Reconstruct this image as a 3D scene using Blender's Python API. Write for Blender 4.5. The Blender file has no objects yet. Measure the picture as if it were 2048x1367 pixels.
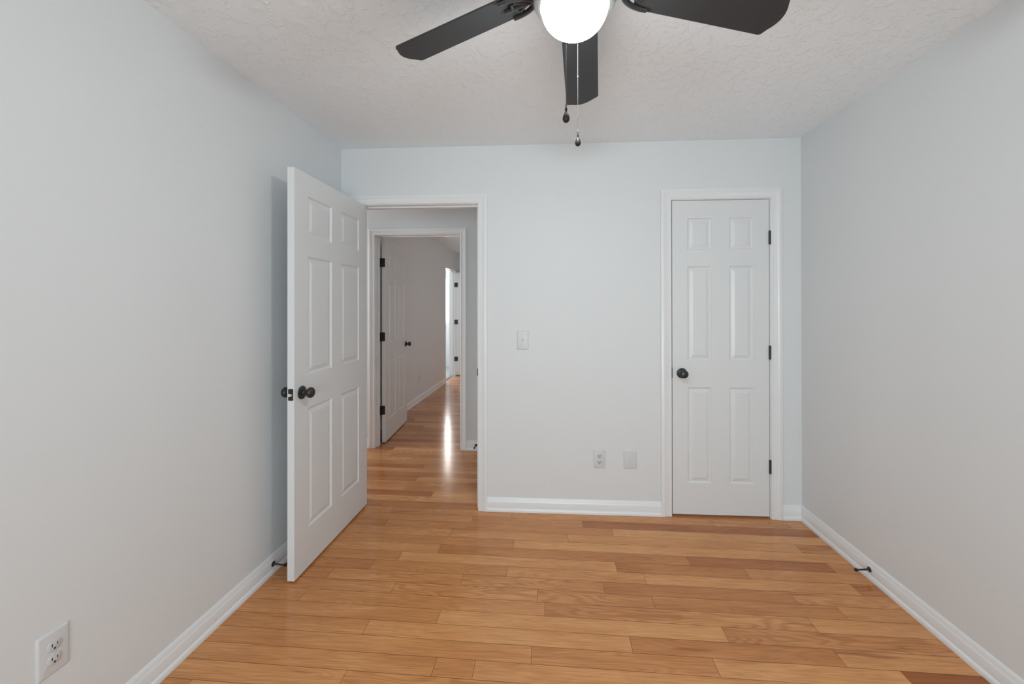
import bpy, bmesh, math, random
from mathutils import Vector, Matrix

scene = bpy.context.scene
PI = math.pi

# ------------------------------------------------------------------ measures
D = 2.768          # back wall
XL, XR = -1.427, 1.596
H = 2.433
YF = -2.70         # wall behind the camera
WT = 0.115
YH = 3.925         # far side of the hall
XW = -1.887        # left wall of the room across the hall
YB = 8.32          # back wall of that room

# ------------------------------------------------------------------ camera
cam_data = bpy.data.cameras.new('camera')
cam = bpy.data.objects.new('camera', cam_data)
scene.collection.objects.link(cam)
scene.camera = cam
CAM_F, CAM_YAW, CAM_PITCH, CAM_ROLL = 835.08, 0.06289, 0.00223, -0.00106
cam_data.sensor_fit = 'HORIZONTAL'
cam_data.sensor_width = 36.0
cam_data.lens = CAM_F / 2048 * 36.0
cam_data.shift_x = (1024 - 1048.57) / 2048
cam_data.shift_y = -(683.5 - 612.06) / 2048
cam_data.clip_start = 0.02
cam_data.clip_end = 100
cam.matrix_world = (Matrix.Translation((0, 0, 1.354)) @ Matrix.Rotation(CAM_YAW, 4, 'Z')
                    @ Matrix.Rotation(PI / 2 + CAM_PITCH, 4, 'X') @ Matrix.Rotation(CAM_ROLL, 4, 'Z'))

# ------------------------------------------------------------------ world, lights, exposure
world = bpy.data.worlds.new('world')
scene.world = world
world.use_nodes = True
world.node_tree.nodes['Background'].inputs[0].default_value = (0.75, 0.85, 1.0, 1)
world.node_tree.nodes['Background'].inputs[1].default_value = 1.0

scene.view_settings.view_transform = 'Standard'
scene.view_settings.look = 'None'
scene.view_settings.gamma = 1.0
scene.view_settings.exposure = 0.15
scene.view_settings.use_curve_mapping = False
scene.cycles.max_bounces = 14
scene.cycles.diffuse_bounces = 8
scene.cycles.glossy_bounces = 5
scene.cycles.sample_clamp_indirect = 6.0
scene.cycles.use_denoising = True
scene.cycles.caustics_reflective = False
scene.cycles.caustics_refractive = False


def area(name, loc, direction, sx, sy, power, color):
    d = bpy.data.lights.new(name, 'AREA')
    d.shape = 'RECTANGLE'
    d.size, d.size_y = sx, sy
    d.energy = power
    d.color = color
    o = bpy.data.objects.new(name, d)
    scene.collection.objects.link(o)
    o.location = loc
    o.rotation_euler = Vector(direction).to_track_quat('-Z', 'Y').to_euler()
    return o


GLOBE_STRENGTH = 80.0
BATH_WINDOW_STRENGTH = 2.6
# daylight through the bedroom window behind the camera; unseen hall light; added far-room fill
area('bedroom_window_daylight', (0.15, YF + 0.012, 1.12), (0, 1, -0.25), 1.7, 1.15, 92, (0.80, 0.94, 1.0))
area('hall_end_light', (-3.85, 3.35, 1.5), (1, 0, 0), 0.9, 1.6, 19, (1.0, 0.97, 0.93))  # unseen source at the hall's walled left end
area('far_room_fill', (1.42, 6.2, 1.3), (-1, 0, 0.25), 1.4, 1.2, 13, (1.0, 0.97, 0.95))  # added fill to lift the far room, its right wall has no window
area('bath_daylight', (-2.6, 9.0, 1.7), (0.2, -1, -0.3), 0.9, 1.0, 42, (1.0, 0.94, 0.87))

# ------------------------------------------------------------------ materials
def new_mat(name):
    m = bpy.data.materials.new(name)
    m.use_nodes = True
    nt = m.node_tree
    return m, nt, nt.nodes['Principled BSDF']


def simple(name, color, rough=0.5, metal=0.0, spec=0.5, noise=0.0, nscale=40.0, bump=0.0, bscale=120.0):
    m, nt, b = new_mat(name)
    b.inputs['Base Color'].default_value = (*color, 1)
    b.inputs['Roughness'].default_value = rough
    b.inputs['Metallic'].default_value = metal
    b.inputs['Specular IOR Level'].default_value = spec
    tc = nt.nodes.new('ShaderNodeTexCoord')
    if noise:
        n = nt.nodes.new('ShaderNodeTexNoise')
        n.inputs['Scale'].default_value = nscale
        n.inputs['Detail'].default_value = 4
        nt.links.new(tc.outputs['Object'], n.inputs['Vector'])
        mx = nt.nodes.new('ShaderNodeMix')
        mx.data_type = 'RGBA'
        mx.inputs['A'].default_value = (*[c * (1 - noise) for c in color], 1)
        mx.inputs['B'].default_value = (*[min(1, c * (1 + noise)) for c in color], 1)
        nt.links.new(n.outputs['Fac'], mx.inputs['Factor'])
        nt.links.new(mx.outputs['Result'], b.inputs['Base Color'])
    if bump:
        n2 = nt.nodes.new('ShaderNodeTexNoise')
        n2.inputs['Scale'].default_value = bscale
        n2.inputs['Detail'].default_value = 3
        nt.links.new(tc.outputs['Object'], n2.inputs['Vector'])
        bp = nt.nodes.new('ShaderNodeBump')
        bp.inputs['Strength'].default_value = bump
        bp.inputs['Distance'].default_value = 0.002
        nt.links.new(n2.outputs['Fac'], bp.inputs['Height'])
        nt.links.new(bp.outputs['Normal'], b.inputs['Normal'])
    return m


M_WALL = simple('wall_paint', (0.698, 0.727, 0.745), 0.55, noise=0.012, nscale=2.5, bump=0.06, bscale=260)
M_TRIM = simple('trim_paint', (0.765, 0.785, 0.800), 0.32, noise=0.006, nscale=8)
M_DOOR = simple('door_paint', (0.705, 0.728, 0.742), 0.34, noise=0.006, nscale=6, bump=0.03, bscale=300)
M_PLATE = simple('plate_plastic', (0.625, 0.645, 0.66), 0.38)
M_PLATE2 = simple('receptacle_plastic', (0.57, 0.585, 0.595), 0.35)
M_SLOT = simple('slot_black', (0.01, 0.01, 0.01), 0.6)
M_BLACK = simple('matte_black_metal', (0.010, 0.010, 0.011), 0.34, noise=0.3, nscale=60)
M_BRONZE = simple('aged_bronze', (0.018, 0.019, 0.019), 0.30, noise=0.5, nscale=90, bump=0.1, bscale=200)
M_BOLT = simple('latch_steel', (0.75, 0.75, 0.75), 0.4, metal=0.5)
M_NICKEL = simple('brushed_nickel', (0.62, 0.62, 0.61), 0.34, metal=1.0, bump=0.03, bscale=300)
M_CHAIN = simple('chain_steel', (0.14, 0.14, 0.14), 0.45, metal=1.0)
M_BLADE = simple('fan_blade_black', (0.030, 0.031, 0.033), 0.46, spec=0.45, noise=0.15, nscale=14)
M_IRON = simple('fan_bracket_black', (0.020, 0.020, 0.021), 0.28)
M_FOB = simple('dark_wood_fob', (0.020, 0.020, 0.020), 0.5, spec=0.3, noise=0.3, nscale=100)
M_TILE = simple('grey_tile', (0.30, 0.31, 0.31), 0.3, noise=0.2, nscale=9)


def emission(name, color, strength):
    m = bpy.data.materials.new(name)
    m.use_nodes = True
    nt = m.node_tree
    nt.nodes.clear()
    e = nt.nodes.new('ShaderNodeEmission')
    e.inputs[0].default_value = (*color, 1)
    e.inputs[1].default_value = strength
    o = nt.nodes.new('ShaderNodeOutputMaterial')
    nt.links.new(e.outputs[0], o.inputs[0])
    return m


M_GLOBE = emission('lit_opal_glass', (0.895, 0.98, 1.0), GLOBE_STRENGTH)
M_PANE = emission('bright_frosted_pane', (0.97, 0.99, 1.0), BATH_WINDOW_STRENGTH)


def glass_mat():
    m, nt, b = new_mat('window_glass')
    b.inputs['Transmission Weight'].default_value = 1.0
    b.inputs['Roughness'].default_value = 0.0
    b.inputs['IOR'].default_value = 1.45
    return m


M_GLASS = glass_mat()


def ceiling_mat():
    m, nt, b = new_mat('knockdown_ceiling')
    b.inputs['Base Color'].default_value = (0.860, 0.920, 0.962, 1)
    b.inputs['Roughness'].default_value = 0.6
    tc = nt.nodes.new('ShaderNodeTexCoord')
    mp = nt.nodes.new('ShaderNodeMapping')
    nt.links.new(tc.outputs['Object'], mp.inputs['Vector'])
    mp.inputs['Scale'].default_value = (1.0, 0.75, 1.0)
    n = nt.nodes.new('ShaderNodeTexNoise')
    n.inputs['Scale'].default_value = 26
    n.inputs['Detail'].default_value = 5
    n.inputs['Roughness'].default_value = 0.55
    n.inputs['Distortion'].default_value = 0.8
    nt.links.new(mp.outputs[0], n.inputs['Vector'])
    r = nt.nodes.new('ShaderNodeValToRGB')
    r.color_ramp.elements[0].position = 0.52
    r.color_ramp.elements[1].position = 0.60
    nt.links.new(n.outputs['Fac'], r.inputs[0])
    bp = nt.nodes.new('ShaderNodeBump')
    bp.inputs['Strength'].default_value = 0.5
    bp.inputs['Distance'].default_value = 0.003
    nt.links.new(r.outputs[0], bp.inputs['Height'])
    nt.links.new(bp.outputs['Normal'], b.inputs['Normal'])
    return m


M_CEIL = ceiling_mat()


def wood_mat():
    m, nt, b = new_mat('oak_strip_floor')
    L = nt.links.new
    N = nt.nodes.new
    at = N('ShaderNodeAttribute')
    at.attribute_name = 'plank'          # r tone, g random, b figure
    sep = N('ShaderNodeSeparateColor')
    L(at.outputs['Color'], sep.inputs[0])
    tc = N('ShaderNodeTexCoord')
    off = N('ShaderNodeVectorMath')
    off.operation = 'SCALE'
    off.inputs[0].default_value = (37.0, 53.0, 71.0)
    L(sep.outputs['Green'], off.inputs['Scale'])
    add = N('ShaderNodeVectorMath')
    add.operation = 'ADD'
    L(tc.outputs['Object'], add.inputs[0])
    L(off.outputs[0], add.inputs[1])
    # plank tone
    ramp = N('ShaderNodeValToRGB')
    e = ramp.color_ramp.elements
    e[0].position, e[0].color = 0.0, WOOD[0]
    e[1].position, e[1].color = 1.0, WOOD[3]
    x = e.new(0.35); x.color = WOOD[1]
    x = e.new(0.62); x.color = WOOD[2]
    # slow drift of tone along one board
    mp0 = N('ShaderNodeMapping')
    mp0.inputs['Scale'].default_value = (1.3, 7.0, 1.0)
    L(add.outputs[0], mp0.inputs['Vector'])
    n0 = N('ShaderNodeTexNoise')
    n0.inputs['Scale'].default_value = 1.6
    n0.inputs['Detail'].default_value = 2
    L(mp0.outputs[0], n0.inputs['Vector'])
    ma = N('ShaderNodeMath'); ma.operation = 'MULTIPLY_ADD'
    ma.inputs[1].default_value = 0.55
    L(n0.outputs['Fac'], ma.inputs[0])
    sb = N('ShaderNodeMath'); sb.operation = 'SUBTRACT'; sb.inputs[1].default_value = 0.275
    L(sep.outputs['Red'], sb.inputs[0])
    L(sb.outputs[0], ma.inputs[2])
    L(ma.outputs[0], ramp.inputs[0])
    # fine pores
    mp1 = N('ShaderNodeMapping')
    mp1.inputs['Scale'].default_value = (4.0, 120.0, 1.0)
    L(add.outputs[0], mp1.inputs['Vector'])
    n1 = N('ShaderNodeTexNoise')
    n1.inputs['Scale'].default_value = 1.6
    n1.inputs['Detail'].default_value = 5
    n1.inputs['Roughness'].default_value = 0.65
    L(mp1.outputs[0], n1.inputs['Vector'])
    # cathedral figure
    mp2 = N('ShaderNodeMapping')
    mp2.inputs['Scale'].default_value = (1.6, 11.0, 1.0)
    L(add.outputs[0], mp2.inputs['Vector'])
    n2 = N('ShaderNodeTexNoise')
    n2.inputs['Scale'].default_value = 1.1
    n2.inputs['Detail'].default_value = 1.5
    L(mp2.outputs[0], n2.inputs['Vector'])
    mul = N('ShaderNodeMath'); mul.operation = 'MULTIPLY'; mul.inputs[1].default_value = 90.0
    L(n2.outputs['Fac'], mul.inputs[0])
    sn = N('ShaderNodeMath'); sn.operation = 'SINE'
    L(mul.outputs[0], sn.inputs[0])
    r2 = N('ShaderNodeValToRGB')
    r2.color_ramp.elements[0].position = 0.35
    r2.color_ramp.elements[1].position = 0.95
    half = N('ShaderNodeMath'); half.operation = 'MULTIPLY_ADD'
    half.inputs[1].default_value = 0.5; half.inputs[2].default_value = 0.5
    L(sn.outputs[0], half.inputs[0])
    L(half.outputs[0], r2.inputs[0])
    fig = N('ShaderNodeMath'); fig.operation = 'MULTIPLY'
    L(r2.outputs[0], fig.inputs[0])
    fs = N('ShaderNodeMath'); fs.operation = 'MULTIPLY_ADD'
    fs.inputs[1].default_value = 0.34; fs.inputs[2].default_value = 0.06
    L(sep.outputs['Blue'], fs.inputs[0])
    L(fs.outputs[0], fig.inputs[1])
    # knots and mineral streaks
    mp3 = N('ShaderNodeMapping')
    mp3.inputs['Scale'].default_value = (2.2, 26.0, 1.0)
    L(add.outputs[0], mp3.inputs['Vector'])
    n3 = N('ShaderNodeTexNoise')
    n3.inputs['Scale'].default_value = 1.0
    n3.inputs['Detail'].default_value = 3
    L(mp3.outputs[0], n3.inputs['Vector'])
    r3 = N('ShaderNodeValToRGB')
    r3.color_ramp.elements[0].position = 0.64
    r3.color_ramp.elements[1].position = 0.78
    L(n3.outputs['Fac'], r3.inputs[0])
    k3 = N('ShaderNodeMath'); k3.operation = 'MULTIPLY'; k3.inputs[1].default_value = 0.65
    L(r3.outputs[0], k3.inputs[0])
    # combine
    dark = N('ShaderNodeMix'); dark.data_type = 'RGBA'; dark.blend_type = 'MULTIPLY'
    r1 = N('ShaderNodeValToRGB')
    r1.color_ramp.elements[0].position = 0.30
    r1.color_ramp.elements[0].color = (0.66, 0.58, 0.50, 1)
    r1.color_ramp.elements[1].position = 0.62
    r1.color_ramp.elements[1].color = (1.05, 1.05, 1.05, 1)
    L(n1.outputs['Fac'], r1.inputs[0])
    dark.inputs['Factor'].default_value = 0.75
    L(ramp.outputs[0], dark.inputs['A'])
    L(r1.outputs[0], dark.inputs['B'])
    m2 = N('ShaderNodeMix'); m2.data_type = 'RGBA'; m2.blend_type = 'MULTIPLY'
    m2.inputs['B'].default_value = (0.52, 0.36, 0.24, 1)
    L(fig.outputs[0], m2.inputs['Factor'])
    L(dark.outputs['Result'], m2.inputs['A'])
    m3 = N('ShaderNodeMix'); m3.data_type = 'RGBA'; m3.blend_type = 'MULTIPLY'
    m3.inputs['B'].default_value = (0.42, 0.25, 0.14, 1)
    L(k3.outputs[0], m3.inputs['Factor'])
    L(m2.outputs['Result'], m3.inputs['A'])
    L(m3.outputs['Result'], b.inputs['Base Color'])
    b.inputs['Roughness'].default_value = 0.16
    b.inputs['Specular IOR Level'].default_value = 0.42
    bp = N('ShaderNodeBump')
    bp.inputs['Strength'].default_value = 0.035
    bp.inputs['Distance'].default_value = 0.001
    L(n1.outputs['Fac'], bp.inputs['Height'])
    L(bp.outputs['Normal'], b.inputs['Normal'])
    return m


WOOD = [(0.350, 0.098, 0.022, 1), (0.54, 0.220, 0.072, 1), (0.69, 0.325, 0.124, 1), (0.82, 0.46, 0.20, 1)]
M_WOOD = wood_mat()
M_GAP = simple('floor_gap', (0.05, 0.022, 0.008), 0.7)


# ------------------------------------------------------------------ helpers
def box(bm, x0, x1, y0, y1, z0, z1):
    vs = [bm.verts.new(c) for c in ((x0, y0, z0), (x1, y0, z0), (x1, y1, z0), (x0, y1, z0),
                                    (x0, y0, z1), (x1, y0, z1), (x1, y1, z1), (x0, y1, z1))]
    for f in ((0, 3, 2, 1), (4, 5, 6, 7), (0, 1, 5, 4), (1, 2, 6, 5), (2, 3, 7, 6), (3, 0, 4, 7)):
        bm.faces.new([vs[i] for i in f])
    return vs


def loft(bm, rings, close=True, cap0=True, cap1=True):
    vr = [[bm.verts.new(p) for p in r] for r in rings]
    n = len(vr[0])
    for a, b in zip(vr[:-1], vr[1:]):
        for i in range(n if close else n - 1):
            j = (i + 1) % n
            bm.faces.new((a[i], a[j], b[j], b[i]))
    if cap0:
        bm.faces.new(list(reversed(vr[0])))
    if cap1:
        bm.faces.new(vr[-1])
    return vr


def lathe(bm, prof, seg=32, origin=(0, 0, 0), axis='Z', cap=True):
    """prof: list of (radius, height) along the axis."""
    o = Vector(origin)
    rot = {'Z': Matrix.Identity(3), 'Y': Matrix.Rotation(-PI / 2, 3, 'X'), '-Y': Matrix.Rotation(PI / 2, 3, 'X'),
           'X': Matrix.Rotation(PI / 2, 3, 'Y'), '-X': Matrix.Rotation(-PI / 2, 3, 'Y')}[axis]
    rings = []
    for r, h in prof:
        rings.append([o + rot @ Vector((max(r, 1e-4) * math.cos(2 * PI * k / seg), max(r, 1e-4) * math.sin(2 * PI * k / seg), h))
                      for k in range(seg)])
    loft(bm, rings, True, cap, cap)


def tube(bm, pts, radii, seg=10):
    pts = [Vector(p) for p in pts]
    if not isinstance(radii, (list, tuple)):
        radii = [radii] * len(pts)
    rings = []
    up = Vector((0, 0, 1))
    for i, p in enumerate(pts):
        t = (pts[min(i + 1, len(pts) - 1)] - pts[max(i - 1, 0)]).normalized()
        a = t.cross(up)
        if a.length < 1e-3:
            a = t.cross(Vector((1, 0, 0)))
        a.normalize()
        b = t.cross(a)
        rings.append([p + (a * math.cos(2 * PI * k / seg) + b * math.sin(2 * PI * k / seg)) * radii[i] for k in range(seg)])
    loft(bm, rings)


def link(name, bm, mat, parent=None, smooth=None, bevel=None):
    bmesh.ops.recalc_face_normals(bm, faces=bm.faces[:])
    me = bpy.data.meshes.new(name)
    bm.to_mesh(me)
    bm.free()
    for m in (mat if isinstance(mat, (list, tuple)) else [mat]):
        me.materials.append(m)
    if smooth is not None:
        for p in me.polygons:
            p.use_smooth = True
        me.set_sharp_from_angle(angle=math.radians(smooth))
    o = bpy.data.objects.new(name, me)
    scene.collection.objects.link(o)
    if parent is not None:
        o.parent = parent
    if bevel:
        md = o.modifiers.new('bevel', 'BEVEL')
        md.width = bevel
        md.segments = 2
        md.limit_method = 'ANGLE'
        md.angle_limit = math.radians(50)
    return o


def empty(name, loc, rz=0.0):
    o = bpy.data.objects.new(name, None)
    o.empty_display_size = 0.05
    scene.collection.objects.link(o)
    o.location = loc
    o.rotation_euler = (0, 0, rz)
    return o


def tag(o, label, cat, group=None, kind=None):
    o['label'] = label
    o['category'] = cat
    if group:
        o['group'] = group
    if kind:
        o['kind'] = kind
    return o


def struct(o, label, cat):
    return tag(o, label, cat, kind='structure')


# ------------------------------------------------------------------ shell: walls with openings
def wall_boxes(bm, axis, c0, c1, a0, a1, holes, z1=H):
    """wall of thickness c0..c1 across `axis`, running a0..a1, holes (h0, h1, top)."""
    def put(u0, u1, z0, zz):
        if u1 - u0 < 1e-5 or zz - z0 < 1e-5:
            return
        if axis == 'Y':
            box(bm, u0, u1, c0, c1, z0, zz)
        else:
            box(bm, c0, c1, u0, u1, z0, zz)
    u = a0
    for h in sorted(holes):
        h0, h1, top = h[:3]
        bot = h[3] if len(h) > 3 else 0
        put(u, h0, 0, z1)
        put(h0, h1, top, z1)
        put(h0, h1, 0, bot)
        u = h1
    put(u, a1, 0, z1)


JT = 0.019   # jamb board
# openings (jamb faces): doorway to the hall, closet, room across the hall, bath
O1 = (-1.300, -0.486, 2.046)
O2 = (0.7855, 1.4025, 2.047)
O3 = (-1.684, -0.858, 2.046)
O4 = (7.395, 8.190, 2.060)


def rough(o):
    return (o[0] - JT, o[1] + JT, o[2] + JT)


bm = bmesh.new()
wall_boxes(bm, 'Y', D, D + WT, XL - WT, XR + WT, [rough(O1), rough(O2)])
struct(link('wall_back', bm, M_WALL), 'white back wall with the hall doorway and the closet door', 'wall')
bm = bmesh.new()
wall_boxes(bm, 'X', XL - WT, XL, YF - WT, D, [])
struct(link('wall_left', bm, M_WALL), 'plain white wall on the left behind the open door', 'wall')
WIN = (-0.75, 1.05, 2.05, 0.50)
bm = bmesh.new()
wall_boxes(bm, 'X', XR, XR + WT, YF - WT, D, [])
struct(link('wall_right', bm, M_WALL), 'plain white wall on the right beside the closet', 'wall')
bm = bmesh.new()
wall_boxes(bm, 'Y', YF - WT, YF, XL, XR, [WIN])
struct(link('wall_front', bm, M_WALL), 'white wall with the bedroom window, opposite the closet wall', 'wall')
# closet behind its closed door
bm = bmesh.new()
box(bm, 0.60, XR, D + WT + 0.55, D + WT + 0.60, 0, H)
box(bm, 0.55, 0.60, D + WT, D + WT + 0.60, 0, H)
struct(link('wall_closet', bm, M_WALL), 'inner walls of the closet behind the closed narrow door', 'wall')
# hall and room across it
bm = bmesh.new()
wall_boxes(bm, 'Y', YH, YH + WT, -4.0, XR, [rough(O3)])
struct(link('wall_hall', bm, M_WALL), 'hall wall with a second doorway, seen through the open doorway', 'wall')
bm = bmesh.new()
wall_boxes(bm, 'X', -4.1, -4.0, D, YH + WT, [])
wall_boxes(bm, 'Y', D, D + WT, -4.0, XL - WT, [])
struct(link('wall_hall_end', bm, M_WALL), 'walls closing the hall out of sight to the left', 'wall')
bm = bmesh.new()
wall_boxes(bm, 'X', XW - WT, XW, YH + WT, YB, [rough(O4)])
struct(link('wall_room_left', bm, M_WALL), 'grey-lit left wall of the room across the hall', 'wall')
bm = bmesh.new()
wall_boxes(bm, 'Y', YB, YB + WT, XW - WT, XR, [])
wall_boxes(bm, 'X', XR, XR + WT, D + WT, YB + WT, [])
struct(link('wall_room_back', bm, M_WALL), 'back and right walls of the room across the hall', 'wall')
# bath
bm = bmesh.new()
wall_boxes(bm, 'X', -3.6, -3.5, 6.4, 9.4, [])
wall_boxes(bm, 'Y', 9.3, 9.4, -3.5, XW - WT, [(-2.75, -2.15, 2.05, 0.98)])
wall_boxes(bm, 'Y', 6.3, 6.4, -3.6, XW - WT, [])
wall_boxes(bm, 'X', XW - WT, XW, YB, 9.4, [])
struct(link('wall_bath', bm, M_WALL), 'white bathroom walls glimpsed through the farthest doorway', 'wall')

bm = bmesh.new()
box(bm, -4.1, XR + WT, YF - WT, 9.4, H, H + 0.08)
struct(link('ceiling', bm, M_CEIL), 'white textured ceiling carrying the black fan', 'ceiling')

bm = bmesh.new()
box(bm, -3.6, -1.965, 6.3, 9.4, -0.05, 0.001)
struct(link('floor_bath', bm, M_TILE), 'grey bathroom floor glimpsed through the farthest doorway', 'floor')

# ------------------------------------------------------------------ oak strip floor, one mesh
random.seed(11)
PW, PBASE, PTILT = 0.0838, 1.585, 0.0217
# joints in the bedroom: row -> (tone of first board, [(x, tone, figure), ...])
ROWS = {
    -1: (.50, [(-.44, .45, .2), (-.288, .60, .2)]),
    0: (.52, [(-.076, .46, .5), (.62, .66, .2), (1.296, .06, .2)]),
    1: (.46, [(-.782, .64, .2), (.321, .34, .3), (1.112, .58, .1)]),
    2: (.50, [(-.491, .62, .1), (.72, .46, .9)]),
    3: (.48, [(-1.166, .52, .3), (-.027, .50, .9), (1.114, .60, .1)]),
    4: (.46, [(-.759, .56, .9), (-.063, .48, .9), (.47, .40, .2), (1.286, .52, .1)]),
    5: (.42, [(-1.125, .52, .5), (-.441, .54, .9), (.257, .32, .2), (1.128, .48, .8)]),
    6: (.42, [(-.942, .46, .3), (-.225, .55, .3), (.469, .60, .2), (1.458, .25, .9)]),
    7: (.40, [(-.82, .68, .2), (.339, .32, .3), (.998, .52, .2)]),
    8: (.56, [(-.624, .38, .3), (.734, .14, .2), (1.452, .42, .2)]),
    9: (.52, [(-.213, .66, .2)]),
    10: (.60, [(-.6, .55, .2), (.1, .58, .2), (1.384, .45, .9)]),
    11: (.40, [(-1.036, .46, .4), (.37, .68, .2)]),
    12: (.52, [(-.5, .46, .3), (.198, .14, .3)]),
}


def build_floor():
    bm = bmesh.new()
    col = bm.loops.layers.float_color.new('plank')
    rects = [(XL - 0.02, XR + 0.02, YF - 0.02, D + WT), (-4.0, 0.60, D + WT, YH), (XW - 0.02, XR, YH, YB)]
    G = 0.00065

    def clip_quad(x0, x1, r0, r1, rc):
        # board in the tilted frame: y = r - PTILT*x ; clipped against the rectangle
        poly = [(x0, r0 - PTILT * x0), (x1, r0 - PTILT * x1), (x1, r1 - PTILT * x1), (x0, r1 - PTILT * x0)]
        for ax, lim, keep in ((0, rc[0], 1), (0, rc[1], -1), (1, rc[2], 1), (1, rc[3], -1)):
            out = []
            for i in range(len(poly)):
                a, b = poly[i], poly[(i + 1) % len(poly)]
                ia, ib = (a[ax] - lim) * keep >= 0, (b[ax] - lim) * keep >= 0
                if ia:
                    out.append(a)
                if ia != ib:
                    t = (lim - a[ax]) / (b[ax] - a[ax])
                    out.append((a[0] + t * (b[0] - a[0]), a[1] + t * (b[1] - a[1])))
            poly = out
            if len(poly) < 3:
                return None
        return poly

    for k in range(-53, 84):
        r0, r1 = PBASE + k * PW, PBASE + (k + 1) * PW
        boards = []
        if k in ROWS:
            t0, js = ROWS[k]
            xs = [(-3.2, t0, random.random() * .6)] + list(js)
            for i, (x, t, f) in enumerate(xs):
                x1 = xs[i + 1][0] if i + 1 < len(xs) else 2.0
                boards.append((x, x1, t, f))
        else:
            x = -4.2 - random.random() * 0.8
            while x < 2.0:
                ln = random.choice((0.45, 0.7, 0.95, 1.2, 1.5)) + random.random() * .2
                boards.append((x, x + ln, min(.75, max(.08, random.gauss(.47, .14))), random.random() ** 1.6))
                x += ln
        for x0, x1, tone, figv in boards:
            c = (tone, random.random(), figv, 1)
            for rc in rects:
                q = clip_quad(x0 + G, x1 - G, r0 + G, r1 - G, rc)
                if not q:
                    continue
                f = bm.faces.new([bm.verts.new((a, b, 0.0)) for a, b in q])
                for lp in f.loops:
                    lp[col] = c
    for rc in rects:
        n0 = len(bm.faces)
        box(bm, rc[0], rc[1], rc[2], rc[3], -0.05, -0.0012)
        bm.faces.ensure_lookup_table()
        for f in bm.faces[n0:]:
            f.material_index = 1
    me = bpy.data.meshes.new('floor')
    for f in bm.faces:
        f.normal_update()
        if len(f.verts) and f.material_index == 0 and f.normal.z < 0:
            f.normal_flip()
    bm.to_mesh(me)
    bm.free()
    me.materials.append(M_WOOD)
    me.materials.append(M_GAP)
    o = bpy.data.objects.new('floor', me)
    scene.collection.objects.link(o)
    return o


struct(build_floor(), 'oak strip floor running from the bedroom through the hall', 'floor')

# ------------------------------------------------------------------ baseboards
BB = [(0, 0), (.019, 0), (.019, .010), (.0175, .017), (.0135, .023), (.012, .024), (.012, .062), (.0105, .066),
      (.0085, .070), (.0075, .078), (.005, .086), (.0025, .0905), (0, .091)]


def bb_run(bm, p0, p1, nrm, m0=0, m1=0):
    """profile swept on the floor from p0 to p1, sticking out along nrm; m0/m1 = +1 inside-corner mitre."""
    p0, p1, n = Vector((*p0, 0)), Vector((*p1, 0)), Vector((*nrm, 0))
    t = (p1 - p0).normalized()
    ra = [p0 + n * a + t * (a * m0) + Vector((0, 0, z)) for a, z in BB]
    rb = [p1 + n * a - t * (a * m1) + Vector((0, 0, z)) for a, z in BB]
    loft(bm, [ra, rb])


def baseboard(name, runs, label):
    bm = bmesh.new()
    for r in runs:
        bb_run(bm, *r)
    return struct(link(name, bm, M_TRIM, smooth=25), label, 'baseboard')


CW = 0.060           # casing width
CW2 = 0.067
baseboard('baseboard_left', [((XL, YF), (XL, D), (1, 0), 1, 1)], 'white baseboard along the left wall')
baseboard('baseboard_right', [((XR, YF), (XR, D), (-1, 0), 1, 1)], 'white baseboard along the right wall')
baseboard('baseboard_back', [((O1[1] + CW + .004, D), (O2[0] - CW2 - .004, D), (0, -1), 0, 0), ((O2[1] + CW2 + .004, D), (XR, D), (0, -1), 0, 1),
                             ((XL, D), (O1[0] - CW - .004, D), (0, -1), 1, 0)],
          'white baseboard along the back wall either side of the closet door')
baseboard('baseboard_front', [((XL, YF), (XR, YF), (0, 1), 1, 1)], 'white baseboard of the wall opposite the closet')
baseboard('baseboard_hall', [((-4.0, YH), (O3[0] - CW - .004, YH), (0, -1), 0, 0), ((O3[1] + CW + .004, YH), (XR, YH), (0, -1), 0, 0)],
          'white baseboard along the hall wall')
baseboard('baseboard_room', [((XW, YH + WT), (XW, O4[0] - CW - .004), (1, 0), 0, 0), ((XW, YB), (XR, YB), (0, -1), 1, 0)],
          'white baseboard along the left wall of the room across the hall')

# ------------------------------------------------------------------ door frames
CAS = [(0, 0), (0, .0085), (.004, .011), (.009, .011), (.012, .009), (.030, .0115), (.038, .015), (.042, .017), (.054, .0165), (.060, .014), (.060, 0)]


def casing(bm, o, plane, out, axis, width=CW):
    """colonial casing round an opening; axis 'Y': opening spans x in the plane y; axis 'X': spans y in the plane x."""
    rv = .004
    a0, a1, top = o[0] - rv, o[1] + rv, o[2] + rv
    k = width / .060
    rings = [[], [], [], []]
    for u, d in CAS:
        u *= k
        for i, (a, z) in enumerate(((a0 - u, 0), (a0 - u, top + u), (a1 + u, top + u), (a1 + u, 0))):
            c = plane + out * d
            rings[i].append((a, c, z) if axis == 'Y' else (c, a, z))
    loft(bm, rings)


def jamb(bm, o, c0, c1, axis, stop=None):
    def b(a0, a1, d0, d1, z0, z1):
        if axis == 'Y':
            box(bm, a0, a1, d0, d1, z0, z1)
        else:
            box(bm, d0, d1, a0, a1, z0, z1)
    b(o[0] - JT, o[0], c0, c1, 0, o[2] + JT)
    b(o[1], o[1] + JT, c0, c1, 0, o[2] + JT)
    b(o[0], o[1], c0, c1, o[2], o[2] + JT)
    if stop:
        s0, s1 = stop
        b(o[0], o[0] + .011, s0, s1, 0, o[2] - .011)
        b(o[1] - .011, o[1], s0, s1, 0, o[2] - .011)
        b(o[0], o[1], s0, s1, o[2] - .011, o[2])


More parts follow.
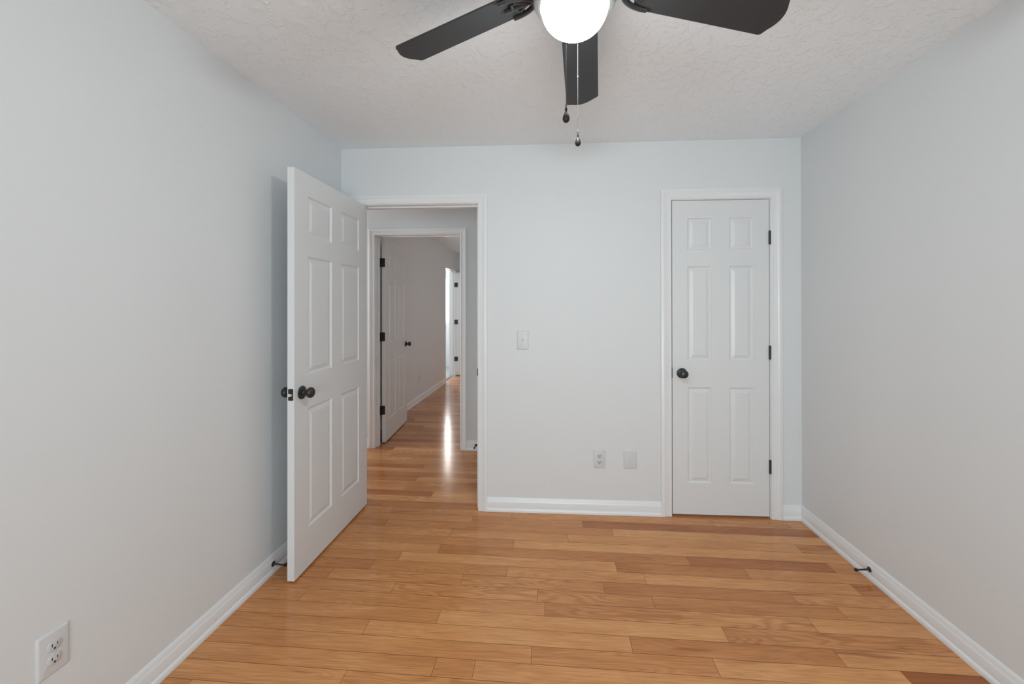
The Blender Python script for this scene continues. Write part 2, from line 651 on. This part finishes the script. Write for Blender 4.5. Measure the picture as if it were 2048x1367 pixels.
def frame(name, o, c0, c1, axis, stop, label, width=CW, sides=(1, 1)):
    bm = bmesh.new()
    jamb(bm, o, c0, c1, axis, stop)
    root = struct(link(name, bm, M_TRIM, bevel=.0012), label, 'door frame')
    for side, plane, out in ((sides[0], c0, -1), (sides[1], c1, 1)):
        if side:
            bm = bmesh.new()
            casing(bm, o, plane, out, axis, width)
            link('casing', bm, M_TRIM, root, smooth=20)
    return root


f1 = frame('trim_1', O1, D, D + WT, 'Y', (D + .037, D + .072), 'white moulded frame of the open hall doorway')
f2 = frame('trim_2', O2, D, D + WT, 'Y', (D + .041, D + .075), 'white moulded frame round the narrow closet door', CW2, (1, 0))
f3 = frame('trim_3', O3, YH, YH + WT, 'Y', (YH + .043, YH + .078), 'white moulded frame of the second doorway, across the hall')
f4 = frame('trim_4', O4, XW - WT, XW, 'X', (XW - .075, XW - .040), 'white frame of the farthest doorway, at the bathroom')

bm = bmesh.new()
box(bm, O1[1] - .0016, O1[1], D + .004, D + .030, .890, .950)
box(bm, O1[1] - .004, O1[1] + .001, D - .0005, D + .006, .898, .942)
link('strike_plate', bm, M_BLACK, f1)
bm = bmesh.new()
box(bm, O2[0], O2[0] + .0025, D - .006, D + .030, .895, .962)
link('strike_plate', bm, M_BLACK, f2)


# ------------------------------------------------------------------ six-panel doors
ROWZ = [(.203, .822), (.996, 1.606), (1.712, 1.918)]


def slab(bm, w, h, y0, y1, cols, rows):
    """panelled slab x 0..w, z 0..h; faces at y0 and y1 each with raised panels."""
    xs = sorted({0, w, *[c for p in cols for c in p]})
    zs = sorted({0, h, *[c for p in rows for c in p]})

    def face(y, nd):
        for i in range(len(xs) - 1):
            for j in range(len(zs) - 1):
                a, b, c, d = xs[i], xs[i + 1], zs[j], zs[j + 1]
                if (a, b) in cols and (c, d) in rows:
                    prev = None
                    for ins, dep in ((0, 0), (.004, .0045), (.010, .0075), (.015, .0075), (.034, .0015), (.036, .0010)):
                        ring = [bm.verts.new(q) for q in ((a + ins, y - nd * dep, c + ins), (b - ins, y - nd * dep, c + ins),
                                                          (b - ins, y - nd * dep, d - ins), (a + ins, y - nd * dep, d - ins))]
                        if prev:
                            for k in range(4):
                                bm.faces.new((prev[k], prev[(k + 1) % 4], ring[(k + 1) % 4], ring[k]))
                        prev = ring
                    bm.faces.new(prev)
                else:
                    bm.faces.new([bm.verts.new(q) for q in ((a, y, c), (b, y, c), (b, y, d), (a, y, d))])
    lo, hi = min(y0, y1), max(y0, y1)
    face(lo, -1)
    face(hi, 1)
    for q in (((0, lo, 0), (0, hi, 0), (0, hi, h), (0, lo, h)), ((w, lo, 0), (w, hi, 0), (w, hi, h), (w, lo, h)),
              ((0, lo, 0), (w, lo, 0), (w, hi, 0), (0, hi, 0)), ((0, lo, h), (w, lo, h), (w, hi, h), (0, hi, h))):
        bm.faces.new([bm.verts.new(p) for p in q])
    # keep grid rows watertight
    bmesh.ops.remove_doubles(bm, verts=bm.verts[:], dist=1e-5)


KNOB = [(.0, .0), (.0325, .0), (.0335, .003), (.0325, .007), (.027, .0105), (.019, .012), (.0145, .014), (.0125, .019), (.0125, .028),
        (.0145, .031), (.0205, .034), (.0255, .040), (.0270, .047), (.0258, .054), (.0215, .0595), (.014, .0625), (.006, .0635), (.0, .0637)]


def knob(parent, x, y, z, axis, lock=False, mat=None):
    """round knob on a rose; axis 'Y' or '-Y' in door space."""
    bm = bmesh.new()
    lathe(bm, KNOB[6:], 36, (x, y, z), axis)
    k = link('door_knob', bm, mat or M_BRONZE, parent, smooth=40)
    bm = bmesh.new()
    lathe(bm, KNOB[:7] + [(.0, .014)], 36, (x, y, z), axis)
    link('rose', bm, mat or M_BRONZE, k, smooth=40)
    if lock:
        bm = bmesh.new()
        lathe(bm, [(.0, .0), (.0075, .0), (.0075, .0645), (.0045, .0652), (.0, .0652)], 20, (x, y, z), axis)
        link('lock_button', bm, M_BLACK, k, smooth=40)
    return k


def hinge(parent, s, z, open_ang, off=.006, surface=False):
    """butt hinge at the door's pivot; s is the side on which the slab lies."""
    bm = bmesh.new()
    hz = .089
    px, py = -.0015, -s * off
    # barrel of five knuckles with tips
    prof = [(.0, 0), (.004, 0), (.0062, .002)]
    for i in range(5):
        a = .002 + i * (hz - .004) / 5
        b = .002 + (i + 1) * (hz - .004) / 5
        prof += [(.0062, a + .0004), (.0062, b - .0008), (.0056, b - .0004), (.0056, b)]
    prof += [(.0062, hz - .002), (.004, hz), (.0, hz)]
    lathe(bm, prof, 14, (px, py, z), 'Z')

    def plate(x, rot):
        pts = []
        r, ly = .006, .031
        for cx, cz, a0 in ((ly - r, r, -90), (ly - r, hz - r, 0)):
            for k in range(5):
                a = math.radians(a0 + 90 * k / 4)
                pts.append((cx + r * math.cos(a), cz + r * math.sin(a)))
        pts += [(-.004, hz), (-.004, 0)]
        mrot = Matrix.Translation((px, py, 0)) @ Matrix.Rotation(rot, 4, 'Z') @ Matrix.Translation((-px, -py, 0))
        ra = [mrot @ Vector((x, s * u, z + v)) for u, v in pts]
        rb = [mrot @ Vector((x - .0022 if x < 0 else x + .0022, s * u, z + v)) for u, v in pts]
        loft(bm, [ra, rb])
    if surface:
        box(bm, -.036, -.004, -.0035, -.001, z, z + hz)
        box(bm, .002, .036, -.003, 0, z, z + hz)
    else:
        plate(-.0004, 0)
        plate(-.0028, -open_ang)
    return link('hinge', bm, M_BLACK, parent, smooth=35)


def make_door(name, w, s, loc, rz, cols, open_ang, label, knob_z=.913, lock=False, t=.035, h=2.032, knobs=True, hz=(.275, 1.005, 1.742), surface=False):
    bm = bmesh.new()
    slab(bm, w, h, 0, s * t, cols, ROWZ)
    d = struct(link(name, bm, M_DOOR), label, 'door')
    d.location = loc
    d.rotation_euler = (0, 0, rz)
    if knobs:
        kx = w - .060
        hingeside = '-Y' if s > 0 else 'Y'
        other = 'Y' if s > 0 else '-Y'
        knob(d, kx, 0, knob_z, hingeside)
        knob(d, kx, s * t, knob_z, other, lock)
        # latch face plate on the free edge
        bm = bmesh.new()
        yc = s * t / 2
        ring = []
        for cx, cz, a0 in ((.0085, -.025, -90), (.0085, .025, 0), (-.0085, .025, 90), (-.0085, -.025, 180)):
            for k in range(4):
                a = math.radians(a0 + 30 * k)
                ring.append((yc + cx + .004 * math.cos(a), knob_z + cz + .004 * math.sin(a)))
        loft(bm, [[(w - .001, a, b) for a, b in ring], [(w + .0015, a, b) for a, b in ring]])
        lp = link('latch_plate', bm, M_BLACK, d)
        bm = bmesh.new()
        pr = []
        for k in range(9):
            a = PI * k / 8
            pr.append((-.0105 + .019 * math.sin(a), .0085 * math.cos(a)))
        pr.append((-.0105, -.0085))
        sg = s
        loft(bm, [[(w + .0005, yc + sg * p, knob_z - .002 + q) for p, q in pr], [(w + .0085, yc + sg * p * .8, knob_z - .002 + q * .85) for p, q in pr]])
        link('latch_bolt', bm, M_BOLT, lp)
        for zz in (-.0225, .0225):
            bm = bmesh.new()
            lathe(bm, [(.0, 0), (.0033, 0), (.0033, .0008), (.0016, .0010), (.0, .0006)], 14, (w + .0015, yc, knob_z + zz), 'X')
            link('screw', bm, M_BRONZE, lp, smooth=40)
    for z in hz:
        hinge(d, s, z, open_ang, surface=surface)
    return d


C32 = [(.118, .352), (.460, .694)]
C24 = [(.098, .249), (.361, .512)]
make_door('door_1', .812, 1, (-1.2905, 2.786, .012), -PI / 2, C32, -PI / 2,
          'white six-panel door standing open against the left wall, black knobs', lock=True)
make_door('door_2', .609, -1, (1.3990, D + .003, .012), PI, C24, 0,
          'narrow closed white six-panel closet door with a black knob')
make_door('door_3', .812, -1, (-1.676, 4.060, .012), math.radians(94.6), C32, math.radians(94.6),
          'white six-panel door standing open in the second doorway, across the hall')
make_door('door_4', .780, 1, (-1.872, 8.186, .012), 0.0, [(.11, .335), (.445, .67)], 0.0,
          'farthest white door, opened back beside the bathroom doorway', surface=True)



# ------------------------------------------------------------------ electrical plates
def rounded(w, h, r, n=5):
    pts = []
    for cx, cz, a0 in ((w / 2 - r, -h / 2 + r, -90), (w / 2 - r, h / 2 - r, 0), (-w / 2 + r, h / 2 - r, 90), (-w / 2 + r, -h / 2 + r, 180)):
        for k in range(n):
            a = math.radians(a0 + 90 * k / (n - 1))
            pts.append((cx + r * math.cos(a), cz + r * math.sin(a)))
    return pts


def cover_plate(name, w, h):
    """plate in its own space: back on the plane y=0, front towards -y."""
    bm = bmesh.new()
    rings = []
    for ins, d in ((0, 0), (0, .0015), (.0012, .0032), (.0045, .0052), (.006, .0056)):
        rings.append([(x, -d, z) for x, z in rounded(w - 2 * ins, h - 2 * ins, max(.0008, .003 - ins * .3))])
    loft(bm, rings)
    return link(name, bm, M_PLATE, smooth=35)


def screw(parent, z):
    bm = bmesh.new()
    lathe(bm, [(.0, .0), (.0032, .0), (.0030, .0010), (.0, .0014)], 14, (0, -.0054, z), '-Y')
    link('screw', bm, M_PLATE2, parent, smooth=40)


def receptacle_outline():
    pts = []
    r, hh = .0172, .0137
    n = 14
    a1 = math.asin(hh / r)
    for k in range(n + 1):
        a = -a1 + 2 * a1 * k / n
        pts.append((r * math.cos(a), r * math.sin(a)))
    for k in range(n + 1):
        a = PI - a1 + 2 * a1 * k / n
        pts.append((r * math.cos(a), r * math.sin(a)))
    return pts


def make_outlet(loc, rz, label, w=.079, h=.124):
    o = cover_plate('wall_outlet', w, h)
    o.location = loc
    o.rotation_euler = (0, 0, rz)
    tag(o, label, 'outlet')
    for zc in (.0195, -.0195):
        bm = bmesh.new()
        out = receptacle_outline()
        loft(bm, [[(x, -.004, zc + z) for x, z in out], [(x, -.0074, zc + z) for x, z in out],
                  [(x * .95, -.0080, zc + z * .95) for x, z in out]])
        rc = link('receptacle', bm, M_PLATE2, o, smooth=35)
        bm = bmesh.new()
        box(bm, -.0076, -.0052, -.0083, -.0070, zc - .0015, zc + .0075)
        box(bm, .0052, .0074, -.0083, -.0070, zc - .0005, zc + .0068)
        lathe(bm, [(.0, .0), (.0028, .0), (.0028, .0011), (.0, .0011)], 14, (0, -.0072, zc - .0075), '-Y')
        link('contact_slots', bm, M_SLOT, rc)
    screw(o, 0)
    return o


make_outlet((XL, 1.112, .368), PI / 2, 'white duplex outlet low on the left wall, nearest the camera')
make_outlet((.319, D, .361), 0, 'small white duplex outlet on the back wall, left of the blank plate')
make_outlet((XW, 5.885, .335), PI / 2, 'pale outlet on the far wall beyond the hall doorway')

o = cover_plate('blank_plate', .084, .121)
o.location = (.518, D, .359)
tag(o, 'blank white cover plate on the back wall, right of the outlet', 'wall plate')

o = cover_plate('light_switch', .077, .126)
o.location = (-.185, D, 1.135)
tag(o, 'white toggle light switch on the back wall beside the hall doorway', 'light switch')
bm = bmesh.new()
box(bm, -.0055, .0055, -.0062, -.0045, -.0125, .0125)
link('toggle_slot', bm, M_PLATE2, o)
bm = bmesh.new()
loft(bm, [[(-.0042, -.005, -.004), (.0042, -.005, -.004), (.0042, -.005, .006), (-.0042, -.005, .006)],
          [(-.0035, -.016, .0035), (.0035, -.016, .0035), (.0035, -.0175, .0085), (-.0035, -.0175, .0085)]])
link('toggle', bm, M_PLATE, o, bevel=.0008)
screw(o, .030)
screw(o, -.030)


# ------------------------------------------------------------------ door stops on the baseboards
def make_stop(loc, direction, label):
    o = empty('door_stop', loc)
    q = Vector(direction).normalized().to_track_quat('Z', 'Y')
    o.rotation_mode = 'QUATERNION'
    o.rotation_quaternion = q
    tag(o, label, 'door stop', 'black door stops on the baseboards')
    bm = bmesh.new()
    lathe(bm, [(.0, 0), (.0125, 0), (.0130, .0022), (.0110, .005), (.0065, .0075), (.0048, .010), (.0042, .030), (.0036, .056), (.0036, .060), (.0, .060)], 24)
    link('post', bm, M_BLACK, o, smooth=35)
    bm = bmesh.new()
    lathe(bm, [(.0, .056), (.0048, .056), (.0078, .060), (.0082, .066), (.0075, .0700), (.0, .0715)], 20)
    link('bumper', bm, M_BLACK, o, smooth=40)
    return o


make_stop((XL + .012, 2.048, .047), (1, 0.02, -0.06), 'black door stop on the left baseboard beside the open door')
make_stop((XR - .012, 2.186, .047), (-1, 0, -0.06), 'black door stop on the right wall baseboard')
make_stop((-.705, YH - .012, .052), (-.06, -1, -.08), 'tiny black door stop on the hall baseboard beyond the doorway')

# ------------------------------------------------------------------ ceiling fan
FX, FY = .0764, 1.1863
fan = empty('ceiling_fan', (FX, FY, H))
tag(fan, 'black five-blade ceiling fan with a lit white glass bowl', 'ceiling fan')
ZB = 2.27 - H        # blade root height in fan space
bm = bmesh.new()
lathe(bm, [(.0, .0), (.085, .0), (.088, -.006), (.084, -.030), (.062, -.042), (.0, -.042)], 48)
link('canopy', bm, M_NICKEL, fan, smooth=40)
bm = bmesh.new()
lathe(bm, [(.0, -.040), (.050, -.041), (.105, -.050), (.128, -.064), (.134, -.085), (.134, -.118), (.122, -.136), (.095, -.146), (.0, -.146)], 56)
link('motor_housing', bm, M_NICKEL, fan, smooth=40)
KIT = (-.008, 0, 0)
# light kit: nickel cup whose rim holds the bowl
bm = bmesh.new()
prof = [(.0, -.146), (.085, -.146), (.108, -.156), (.1150, -.168), (.1175, -.184), (.1175, -.210), (.1160, -.2185), (.1110, -.2265), (.1035, -.2320), (.0965, -.2335), (.0955, -.2290), (.0, -.2200)]
rings = []
lathe(bm, prof, 64, KIT)
link('light_fitter', bm, M_NICKEL, fan, smooth=40)
bm = bmesh.new()
prof = [(.0, -.226), (.0925, -.226)]
for k in range(1, 15):
    a = (PI / 2) * k / 14
    prof.append((.0935 * math.cos(a), -.233 - .080 * math.sin(a)))
lathe(bm, prof, 64, KIT)
link('glass_bowl', bm, M_GLOBE, fan, smooth=60)

# blades
PITCH, CONE = .199, -.0699
RT, R0 = .628, .185
W1, W0 = .1375, .121


def blade_outline():
    pts = []
    n = 10
    # left edge (t>0) from root to tip
    rc = .013
    left = [(R0 + .012, W0 / 2), (RT - rc, W1 / 2)]
    pts += left
    # rounded left tip corner, convex tip, rounded right corner
    for k in range(1, 6):
        a = math.radians(90 - 60 * k / 5)
        pts.append((RT - rc + rc * math.cos(a), W1 / 2 - rc + rc * math.sin(a)))
    for k in range(1, 10):
        u = 1 - 2 * k / 10
        t = u * (W1 / 2 - .012)
        pts.append((RT - .003 + .024 * (1 - u * u), t))
    for k in range(1, 6):
        a = math.radians(-30 - 60 * k / 5)
        pts.append((RT - rc + rc * math.cos(a), -W1 / 2 + rc + rc * math.sin(a)))
    pts += [(R0 + .012, -W0 / 2)]
    # root: shallow inward curve
    for k in range(1, 8):
        u = -1 + 2 * k / 8
        pts.append((R0 - .006 * (1 - u * u) + .010 * u * u, u * W0 / 2 * .96))
    return pts


def blade_point(ang, r, t, dz=0.0):
    e = Vector((math.cos(ang), math.sin(ang), 0))
    l = Vector((-e.y, e.x, 0))
    return e * r + l * (t * math.cos(PITCH)) + Vector((0, 0, ZB - t * math.sin(PITCH) + CONE * (r - .2) + dz))


TH = 1.4731
for k in range(5):
    ang = TH + k * 2 * PI / 5
    bm = bmesh.new()
    out = blade_outline()
    loft(bm, [[blade_point(ang, r, t, 0) for r, t in out], [blade_point(ang, r, t, .0065) for r, t in out]])
    bl = link('blade', bm, M_BLADE, fan, bevel=.0012)
    # cast bracket under the root: arm, two curved side arms, cross bar
    bm = bmesh.new()

    def P(r, t, dz=-.004):
        return blade_point(ang, r, t, dz)
    hub = [P(.100, 0, .004), P(.125, 0, .000), P(.150, 0, -.003)]
    tube(bm, hub, [.016, .013, .011], 10)
    for sgn in (1, -1):
        arc = []
        for q in range(13):
            u = q / 12
            arc.append(P(.138 + .092 * u ** 1.7, sgn * (.004 + .048 * math.sin(u * PI / 2)), -.005 - .001 * math.sin(u * PI)))
        tube(bm, arc, [.0105 - .004 * (q / 12) for q in range(13)], 8)
        arc2 = []
        for q in range(9):
            u = q / 8
            arc2.append(P(.150 + .045 * u, sgn * (.004 + .022 * u ** 1.5), -.005))
        tube(bm, arc2, .0055, 8)
        tube(bm, [P(.197, sgn * .026, -.005), P(.205, sgn * .013, -.005), P(.208, 0, -.005)], .0055, 8)
    tube(bm, [P(.150, 0, -.004), P(.185, 0, -.005), P(.236, 0, -.004)], [.010, .007, .006], 8)
    link('blade_bracket', bm, M_IRON, bl, smooth=40)


def pull_chain(x, y, z0, z1, sleeve=None):
    """beaded chain and teardrop fob, world x/y, top z0, chain end z1."""
    bm = bmesh.new()
    n = int((z0 - z1) / .0031)
    for i in range(n + 1):
        c = Vector((x - FX, y - FY, z0 - H - i * .0031))
        bmesh.ops.create_icosphere(bm, subdivisions=1, radius=.00120, matrix=Matrix.Translation(c))
    tube(bm, [(x - FX, y - FY, z0 - H), (x - FX, y - FY, z1 - H)], .0004, 6)
    ch = link('pull_chain', bm, M_CHAIN, fan, smooth=80)
    bm = bmesh.new()
    lathe(bm, [(.0, .0), (.0016, .0), (.0020, .003), (.0020, .010), (.0012, .013), (.0, .013)], 12, (x - FX, y - FY, z1 - H - .002))
    link('chain_connector', bm, M_CHAIN, ch, smooth=40)
    if sleeve:
        bm = bmesh.new()
        lathe(bm, [(.0, .0), (.0021, .001), (.0021, .006), (.0, .007)], 12, (x - FX, y - FY, sleeve - H))
        link('chain_coupling', bm, M_CHAIN, ch, smooth=40)
    bm = bmesh.new()
    lathe(bm, [(.0, .0), (.0035, -.0005), (.0030, .0055), (.0, .006)], 14, (x - FX, y - FY, z1 - H - .007))
    pr = []
    for i in range(17):
        u = i / 16
        r = .0090 * math.sin(PI * u ** .62) ** .9 if 0 < u < 1 else 0
        pr.append((r, -.0325 * (1 - u)))
    lathe(bm, list(pr), 20, (x - FX, y - FY, z1 - H - .0065))
    link('fob', bm, M_FOB, ch, smooth=60)


pull_chain(.040, 1.065, 2.205, 1.861)
pull_chain(.0855, 1.307, 2.205, 1.893, sleeve=2.068)

# ------------------------------------------------------------------ windows
def window(name, x0, x1, y0, y1, z0, z1, pane, label, rails):
    bm = bmesh.new()
    t = .045
    box(bm, x0, x0 + t, y0, y1, z0, z1)
    box(bm, x1 - t, x1, y0, y1, z0, z1)
    box(bm, x0 + t, x1 - t, y0, y1, z0, z0 + t)
    box(bm, x0 + t, x1 - t, y0, y1, z1 - t, z1)
    for r in rails:
        box(bm, x0 + t, x1 - t, y0 + .01, y1 - .01, r - .02, r + .02)
    w = struct(link(name, bm, M_TRIM, bevel=.002), label, 'window')
    bm = bmesh.new()
    ym = (y0 + y1) / 2
    box(bm, x0 + t * .5, x1 - t * .5, ym - .003, ym + .003, z0 + t * .5, z1 - t * .5)
    link('pane', bm, pane, w)
    return w


window('window_1', WIN[0], WIN[1], YF - WT + .01, YF - .02, WIN[3], WIN[2], M_GLASS, 'bedroom window opposite the closet wall', (1.45,))
window('window_2', -2.75, -2.15, 9.32, 9.39, .98, 2.05, M_PANE, 'bright bathroom window seen past the farthest doorway', ())
